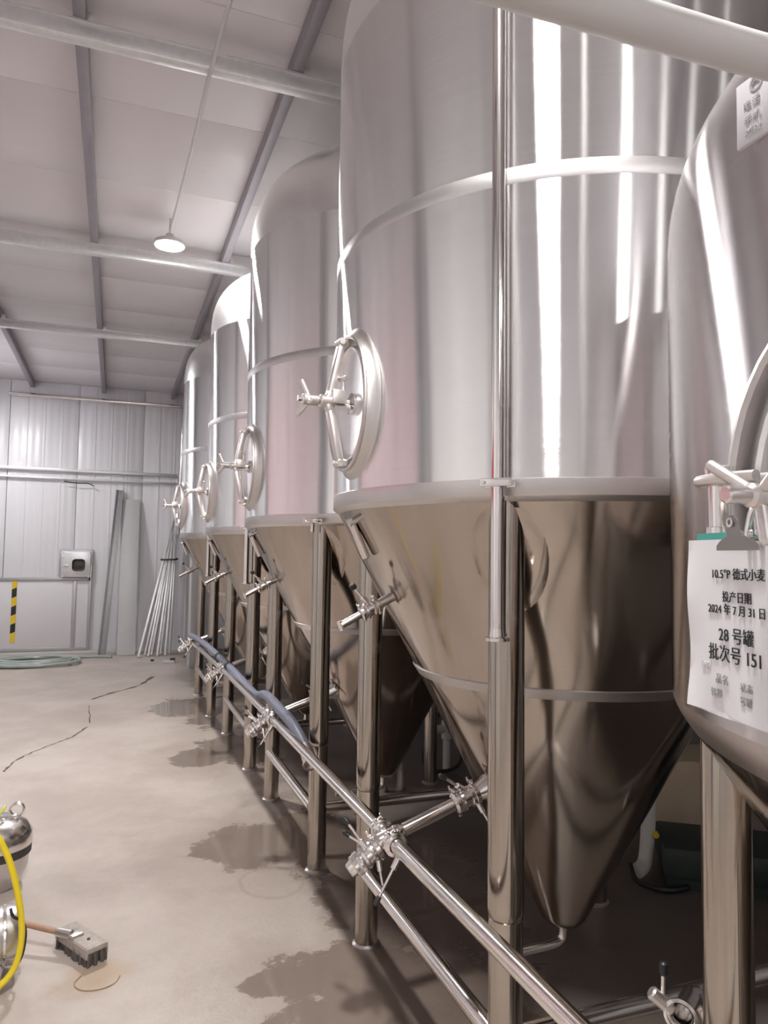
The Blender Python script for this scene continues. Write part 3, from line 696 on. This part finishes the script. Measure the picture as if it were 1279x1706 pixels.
# blue-grey hose lying along the manifold
h = empty('transfer_hose', (0, 0, 0)); tag(h, 'blue grey rubber hose draped along the manifold pipe, its end hanging free', 'hose')
bm = BM(); tube(bm, [(.79, 7.92, .745), (.84, 7.3, .738), (.868, 6.35, .728), (.885, 5.9, .715), (.914, 5.35, .672), (.928, 4.95, .655), (.918, 4.60, .722), (.908, 4.35, .738), (.908, 4.05, .728), (.916, 3.85, .71), (.930, 3.68, .66), (.933, 3.60, .635)], .029, 14)
link('hose', bm, M['hose'], h)
bm = BM(); rod(bm, (.933, 3.62, .642), (.936, 3.52, .585), .034, 16, bev=.004); lathe(bm, [(.026, 0), (.040, 0), (.040, .012), (.026, .012), (.026, 0)], 18, frame((.936, 3.52, .585), (.003, -.10, -.057))); link('coupling', bm, M['cast'], h)
for p in ((.868, 6.35, .728), (.885, 5.9, .715)):
    bm = BM(); lathe(bm, [(.031, -.03), (.034, -.028), (.034, .028), (.031, .03)], 14, frame(p, (.04, -1, -.03))); link('tape_wrap', bm, M['black'], h)

# loose valve end at the bottom, on the outlet line of the shorter tank
vv = empty('butterfly_valve', (1.180, 1.345, 0)); tag(vv, 'steel butterfly valve with black tipped handle beside the shorter tank leg', 'valve')
vc = Vector((0, 0, .655)); ax = Vector((-.80, -.58, .06)).normalized(); bm = BM()
lathe(bm, [(.019, -.06), (.022, -.06), (.022, .02), (.034, .024), (.036, .034), (.029, .036), (.024, .03), (.019, .0), (.019, -.06)], 24, frame((.03, -.02, .612), ax)); link('open_port', bm, M['fit'], vv)
bm = BM(); tube(bm, [Vector((.03, -.02, .612))-ax*.05, Vector((.03, -.02, .612))-ax*.08, (.13, .03, .58), (.15, .01, .50), (.15, .0, .40), (.15, .0, 0)], .020, 14); link('side_pipe', bm, M['pipe'], vv)
bm = BM(); rod(bm, (-.035, .01, .648), (.005, -.012, .612), .015, 16, bev=.004); link('stem', bm, M['cast'], vv)
bm = BM(); rod(bm, (-.012, -.002, .63), (-.008, .0, .69), .005, 10); link('handle', bm, M['fit'], vv)
bm = BM(); rod(bm, (-.008, .0, .682), (-.007, .0, .712), .0095, 12, bev=.004); link('handle_grip', bm, M['black'], vv)

# overhead white pipe
bm = BM(); tube(bm, [(-.62, .53, ZC), (-.62, .53, 2.5), (-.618, .53, 2.16), (-.60, .53, 2.10), (-.56, .531, 2.082), (-.3, .54, 2.094), (.1, .553, 2.117), (.481, .569, 2.141), (.657, .576, 2.154), (.685, .577, 2.162), (.697, .577, 2.185), (.70, .577, 2.25), (.70, .577, 3.0), (.70, .577, ZC)], .0212, 24, n=6)
tag(link('overhead_pipe', bm, M['white']), 'thick white pipe crossing overhead at the upper right', 'pipe')

# clipboard hanging on the shorter tank's hand wheel
cb = empty('clipboard', (.63, .6034, 1.5185)); tag(cb, 'teal clipboard with crinkled white printed sheets hanging on the right tank', 'clipboard')
PA = R(12.3); PD = Vector((-math.sin(PA), -math.cos(PA), 0)); PN = Vector((-math.cos(PA), math.sin(PA), 0)); PC = Vector((0, 0, 0))
def CP(s, z, o=0): return PD*s+Vector((0, 0, z))+PN*o      # s: rightwards on the sheet (towards the camera), z: up, o: out of the sheet
def sheet_bm(s0, s1, z0, z1, o, amp, seed, th=.0006):
    bm = BM(); rg = random.Random(seed); ns, nz = 14, 18; V = {}
    for side in (0, 1):
        for i in range(ns+1):
            for j in range(nz+1):
                u = i/ns; v = j/nz; s = s0+(s1-s0)*u; z = z0+(z1-z0)*v
                edge = max(0, 1-u*5)
                wv = amp*edge*math.sin(v*9+seed)+amp*.8*max(0, 1-v*6)*math.sin(u*7+seed)
                s -= amp*.55*max(0, 1-u*4)*math.sin(v*7.5+1.0)
                V[side, i, j] = bm.verts.new(PC+CP(s, z, o+wv+side*th))
    for side in (0, 1):
        for i in range(ns):
            for j in range(nz): bm.faces.new((V[side, i, j], V[side, i+1, j], V[side, i+1, j+1], V[side, i, j+1]))
    for i in range(ns):
        for j in (0, nz): bm.faces.new((V[0, i, j], V[0, i+1, j], V[1, i+1, j], V[1, i, j]))
    for j in range(nz):
        for i in (0, ns): bm.faces.new((V[0, i, j], V[0, i, j+1], V[1, i, j+1], V[1, i, j]))
    return bm
s_l, s_r, z_t, z_b = -.0930, .066, .1055, -.0885
bm = BM()
vs = []
for o in (-.006, -.003): vs.append([bm.verts.new(CP(s, z, o)) for s, z in ((s_l+.012, z_b+.01), (s_r+.004, z_b+.01), (s_r+.004, z_t+.008), (s_l+.012, z_t+.008))])
for a in vs: bm.faces.new(a)
for k in range(4): bm.faces.new((vs[0][k], vs[0][(k+1) % 4], vs[1][(k+1) % 4], vs[1][k]))
link('board', bm, M['teal'], cb)
link('under_sheet', sheet_bm(s_l+.002, s_r, z_b-.002, z_t-.001, -.001, .0015, 5), M['paper'], cb)
ps = link('paper_sheet', sheet_bm(s_l, s_r, z_b, z_t, .0012, .0018, 2), M['paper'], cb)
def line(s, x, z, size, mat, fit=None, align='CENTER'): text('printed_line', s, size, mat, ps, CP(x, z, .0026), PD, (0, 0, 1), align, 0, fit)
line('10.5°P 德式小麦', .002, .0665, .015, M['ink'], .090)
line('投产日期', .001, .0415, .0135, M['ink'], .050)
line('2024 年 7 月 31 日', -.001, .0275, .0135, M['ink'], .098)
line('28 号罐', -.0015, -.0005, .020, M['ink'], .060)
line('批次号 151', -.004, -.0215, .021, M['ink'], .0905)
line('品名', -.027, -.0495, .0115, M['fadeink'], .021); line('状态', .0155, -.052, .0115, M['fadeink'], .020)
line('转移', -.037, -.066, .0115, M['fadeink'], .021); line('号罐', .0145, -.0665, .0115, M['fadeink'], .020)
line('日期', -.057, -.0375, .0095, M['paleink'], .016)
# bulldog clip
cl = empty('bulldog_clip', parent=cb); a, b = .010, .103
bm = BM(); prof = [(-.036, -.010), (.036, -.010), (.036, -.005), (.030, .0), (.013, .006), (.012, .02), (.008, .027), (-.008, .027), (-.012, .02), (-.013, .006), (-.030, .0), (-.036, -.005)]
f0 = [bm.verts.new(PC+CP(a+x, b+z, .006+max(0, z)*.3)) for x, z in prof]; f1 = [bm.verts.new(PC+CP(a+x, b+z, .0075+max(0, z)*.3)) for x, z in prof]
bm.faces.new(f0); bm.faces.new(f1)
for k in range(len(prof)): bm.faces.new((f0[k], f0[(k+1) % len(prof)], f1[(k+1) % len(prof)], f1[k]))
link('clip_plate', bm, M['clip'], cl)
bm = BM(); m = frame(PC+CP(a-.001, b+.020, .0140), PN); lathe(bm, [(.003, 0), (.0055, 0), (.0055, .001), (.003, .001)], 16, m, True); link('eyelet', bm, M['white'], cl)
bm = BM(); tube(bm, [PC+CP(a+.012, b+.004, .004), PC+CP(a+.016, b+.028, .001), PC+CP(a+.022, b+.035, -.001), PC+CP(a+.030, b+.026, .001), PC+CP(a+.034, b+.006, .004)], .0035, 8)
rod(bm, PC+CP(a-.03, b+.001, -.002), PC+CP(a+.034, b+.001, -.002), .004, 10); link('clip_spring', bm, M['fit'], cl)
for sx in (.020, .032):
    bm = BM(); lathe(bm, [(0, .003), (.003, .0025), (.004, 0)], 10, frame(PC+CP(a+sx, b+.008, .0045), PN)); link('rivet', bm, M['fit'], cl)

# ---------------------------------------------------------------- pump set and broom at the lower left
p = empty('steel_pot', (-.49, 4.0, 0)); tag(p, 'small stainless steel pot with a lifting ring on its lid, at left edge', 'pot')
bm = BM(); lathe(bm, [(0, 0), (.105, 0), (.115, .01), (.148, .09), (.156, .17), (.158, .19)], 40); link('pot_body', bm, M['joint'], p)
bm = BM(); lathe(bm, [(.158, .188), (.164, .192), (.166, .205), (.164, .245), (.140, .285), (.09, .315), (.03, .325), (0, .326)], 40); link('lid', bm, M['fit'], p)
bm = BM(); lathe(bm, [(.1575, .150), (.161, .152), (.163, .187), (.158, .189)], 40); link('dark_band', bm, M['dark'], p)
bm = BM(); rod(bm, (.09, 0, .290), (.09, 0, .325), .014, 12, bev=.003)
tube(bm, [(.09+.030*math.cos(2*math.pi*k/12), .0, .350+.030*math.sin(2*math.pi*k/12)) for k in range(13)], .0065, 8, closed=True, n=3); link('lifting_ring', bm, M['fit'], p)
for a in range(6):
    t = R(20+60*a); bm = BM(); lathe(bm, [(0, .012), (.010, .010), (.011, 0)], 6, Matrix.Translation((.045*math.cos(t)+.0, .045*math.sin(t)-.05, .312))); link('bolt', bm, M['fit'], p)
q = empty('pump_motor', (-.405, 3.17, .015)); tag(q, 'rounded stainless steel pump housing in front of the pot, at left edge', 'pump')
bm = BM(); lathe(bm, [(0, -.20), (.09, -.20), (.10, -.19), (.105, .09), (.095, .112), (.06, .122), (0, .124)], 36, frame((0, 0, .125), (1, .15, 0))); link('housing', bm, M['joint'], q)
bm = BM(); lathe(bm, [(.106, -.006), (.110, -.004), (.110, .004), (.106, .006)], 36, frame((.06, .009, .125), (1, .15, 0))); link('rim', bm, M['fit'], q)
for x in (-.11, .03):
    bm = BM(); bx(bm, x, x+.035, -.09, .09, 0, .05, .004); link('foot', bm, M['galv'], q)
yel = [(-.75, 3.2, .62), (-.52, 3.12, .60), (-.395, 3.09, .565), (-.34, 3.075, .49), (-.302, 3.065, .38), (-.276, 3.055, .25), (-.272, 3.045, .165), (-.288, 3.035, .09), (-.325, 3.02, .045), (-.39, 2.99, .015), (-.55, 2.95, .012), (-.9, 2.90, .012)]
bm = BM(); tube(bm, yel, .0115, 12); tag(link('yellow_hose', bm, M['yellow']), 'bright yellow hose arching down over the pump at left edge', 'hose')
bm = BM(); tube(bm, [(-.70, 4.05, .335), (-.56, 3.92, .345), (-.47, 3.86, .37), (-.44, 3.90, .40), (-.46, 3.95, .365)], .006, 8); tag(link('lime_cord', bm, M['lime']), 'thin lime green cord lying on the pot lid', 'cord')
bm = BM(); tube(bm, [(-.80, 2.99, .006), (-.50, 2.97, .006), (-.38, 3.0, .012), (-.285, 3.085, .07), (-.262, 3.09, .16), (-.272, 3.085, .22), (-.30, 3.03, .27), (-.31, 3.03, .30)], .0055, 8); tag(link('black_cable', bm, M['black']), 'thin black cable curling beside the yellow hose', 'cable')
b = empty('push_broom', (-.07, 3.235, 0), R(-60)); tag(b, 'worn push broom with metal head and wooden handle lying on floor', 'broom')
bm = BM(); box(bm, (0, 0, .060), (.25, .085, .022), None, .005); bx(bm, -.125, .125, -.045, -.038, .03, .067, .002); bx(bm, -.125, .125, .038, .045, .03, .067, .002); link('head', bm, M['broom'], b)
bm = BM()
rg = random.Random(9)
for i in range(26):
    for j in range(6):
        x = -.118+.236*i/25+rg.uniform(-.004, .004); y = -.034+.068*j/5+rg.uniform(-.004, .004)
        rod(bm, (x+rg.uniform(-.006, .006), y*1.15+rg.uniform(-.006, .006), .001), (x, y, .052), .0068, 5, .0075)
br_ = link('bristles', bm, M['bristle'], b); tag(br_, kind='stuff')
bm = BM(); hd = Matrix.Rotation(R(60), 3, 'Z') @ Vector((-1, .64, .10)); hd.normalize(); bs = Vector((-.02, -.03, .074))
rod(bm, bs, bs+hd*.07, .019, 14, .016, bev=.003); box(bm, (-.02, -.02, .076), (.06, .05, .012), None, .003); link('socket', bm, M['joint'], b)
bm = BM(); rod(bm, bs+hd*.05, bs+hd*1.25, .0115, 14, bev=.003); link('handle', bm, M['wood'], b)
bm = BM(); lathe(bm, [(0, .006), (.006, .005), (.007, 0)], 8, Matrix.Translation((.055, .0, .071))); link('rivet', bm, M['dark'], b)

# ---------------------------------------------------------------- things behind the tanks
def prop(name, bm, mat, label, cat): return tag(link(name, bm, mat), label, cat)
pv = empty('drain_pipe', (2.42, 5.1, 0)); tag(pv, 'white plastic drain pipe standing in the dark behind the second tank', 'pipe')
bm = BM(); rod(bm, (0, 0, 0), (0, 0, .60), .028, 16); link('riser', bm, M['pvc'], pv)
bm = BM(); rod(bm, (0, 0, .22), (0, 0, .36), .040, 16, bev=.006); rod(bm, (0, 0, .30), (-.12, -.03, .30), .032, 14, bev=.004); link('tee', bm, M['pvc'], pv)
bm = BM(); tube(bm, [(-.07, -.06, .45), (-.20, -.10, .30), (-.23, -.10, .08), (-.10, -.12, -.0+.02), (.06, -.10, .06), (.10, -.08, .25), (.16, -.05, .22), (.35, .0, .19), (.55, .0, .25)], .013, 8); link('black_cable', bm, M['black'], pv)
bm = BM(); tube(bm, [(-.16, -.03, .48), (-.1, -.03, .47), (.0, -.03, .44)], .01, 8); link('tie', bm, M['pvc'], pv)
pe = empty('elbow_pipe', (2.56, 3.05, 0)); tag(pe, 'white plastic elbow with looped black cable in the dark behind the largest tank', 'pipe')
bm = BM(); tube(bm, [(.07, .05, .46), (.04, .03, .30), (.02, .02, .16), (-.01, 0, .09), (-.05, -.02, .07), (-.09, -.04, .07)], .036, 14); link('elbow', bm, M['pvc'], pe)
bm = BM(); tube(bm, [(-.12, -.02, .10), (-.12, -.08, .04), (-.02, -.16, .018), (.12, -.16, .018), (.22, -.08, .05)], .014, 8); link('black_cable', bm, M['black'], pe)
bm = BM(); lathe(bm, [(0, .02), (.015, .018), (.018, 0)], 10, frame((.045, -.01, .22), (-.3, -1, 0))); link('tap', bm, M['hz_y'], pe)
bm = BM(); box(bm, (0, 0, .125), (.62, .40, .15), None, .02); rod(bm, (.05, -.1, .19), (.05, -.1, .30), .03, 12, bev=.006); bx(bm, -.29, .29, -.18, .18, 0, .06); m_ = link('floor_machine', bm, M['machine']); m_.location = (2.93, 2.92, 0); m_.rotation_euler = (0, 0, R(-35))
tag(m_, 'low dark green machine on floor behind the tanks', 'machine')
bm = BM(); box(bm, (0, 0, .20), (.60, .45, .40), None, .01); bx(bm, -.03, .03, -.2255, .2255, .02, .4012); o = link('cardboard_box', bm, M['cardboard']); o.location = (3.38, 3.70, 0); o.rotation_euler = (0, 0, R(-30)); tag(o, 'large brown cardboard box behind the dark machine', 'box')
bm = BM(); rod(bm, (.0, 0, .35), (.35, -.25, .35), .09, 16, bev=.02); bx(bm, -.02, .40, -.27, .02, 0, .30, .02); o = link('floor_machine', bm, M['black']); o.location = (2.92, 2.30, 0); tag(o, 'black machine with a rounded top behind the shorter tank leg', 'machine')
bm = BM(); tube(bm, [(0, 0, .0), (0, 0, .10), (.02, 0, .15), (.06, 0, .17), (.11, 0, .16), (.13, 0, .11), (.13, 0, .0)], .03, 12); o = link('elbow_fitting', bm, M['joint']); o.location = (1.78, 4.75, 0); tag(o, 'small steel elbow fitting on floor behind the second leg', 'fitting')
# stand-ins added across the aisle, out of the picture, to shape the tanks' reflections
bm = BM(); bx(bm, XL+.012, XL+.022, 2.62, 6.28, 2.05, 2.50); tag(link('red_banner', bm, M['red']), 'long plain red cloth banner added out of view on the left wall to redden the tank reflections', 'banner')
d2 = empty('door_2', (XL, 0, 0)); tag(d2, kind='structure')
bm = BM(); bx(bm, .008, .06, .25, 2.25, .02, 3.4, .006); link('door_leaf', bm, M['door_white'], d2)
bm = BM(); bx(bm, .06, .10, .25, .31, .02, 3.4, .004); bx(bm, .06, .10, 2.19, 2.25, .02, 3.4, .004); bx(bm, .06, .10, .25, 2.25, 1.10, 1.16, .004); link('door_rail', bm, M['frame'], d2)
for k, y in enumerate((2.50, 6.4, 9.6)):
    bm = BM(); bx(bm, XL+.004, XL+.16, y-.09, y-.075, 0, ZC, .003); bx(bm, XL+.004, XL+.16, y+.075, y+.09, 0, ZC, .003); bx(bm, XL+.07, XL+.09, y-.075, y+.075, 0, ZC)
    tag(link('trim_%d' % (k+2), bm, M['galv_dark']), kind='structure')
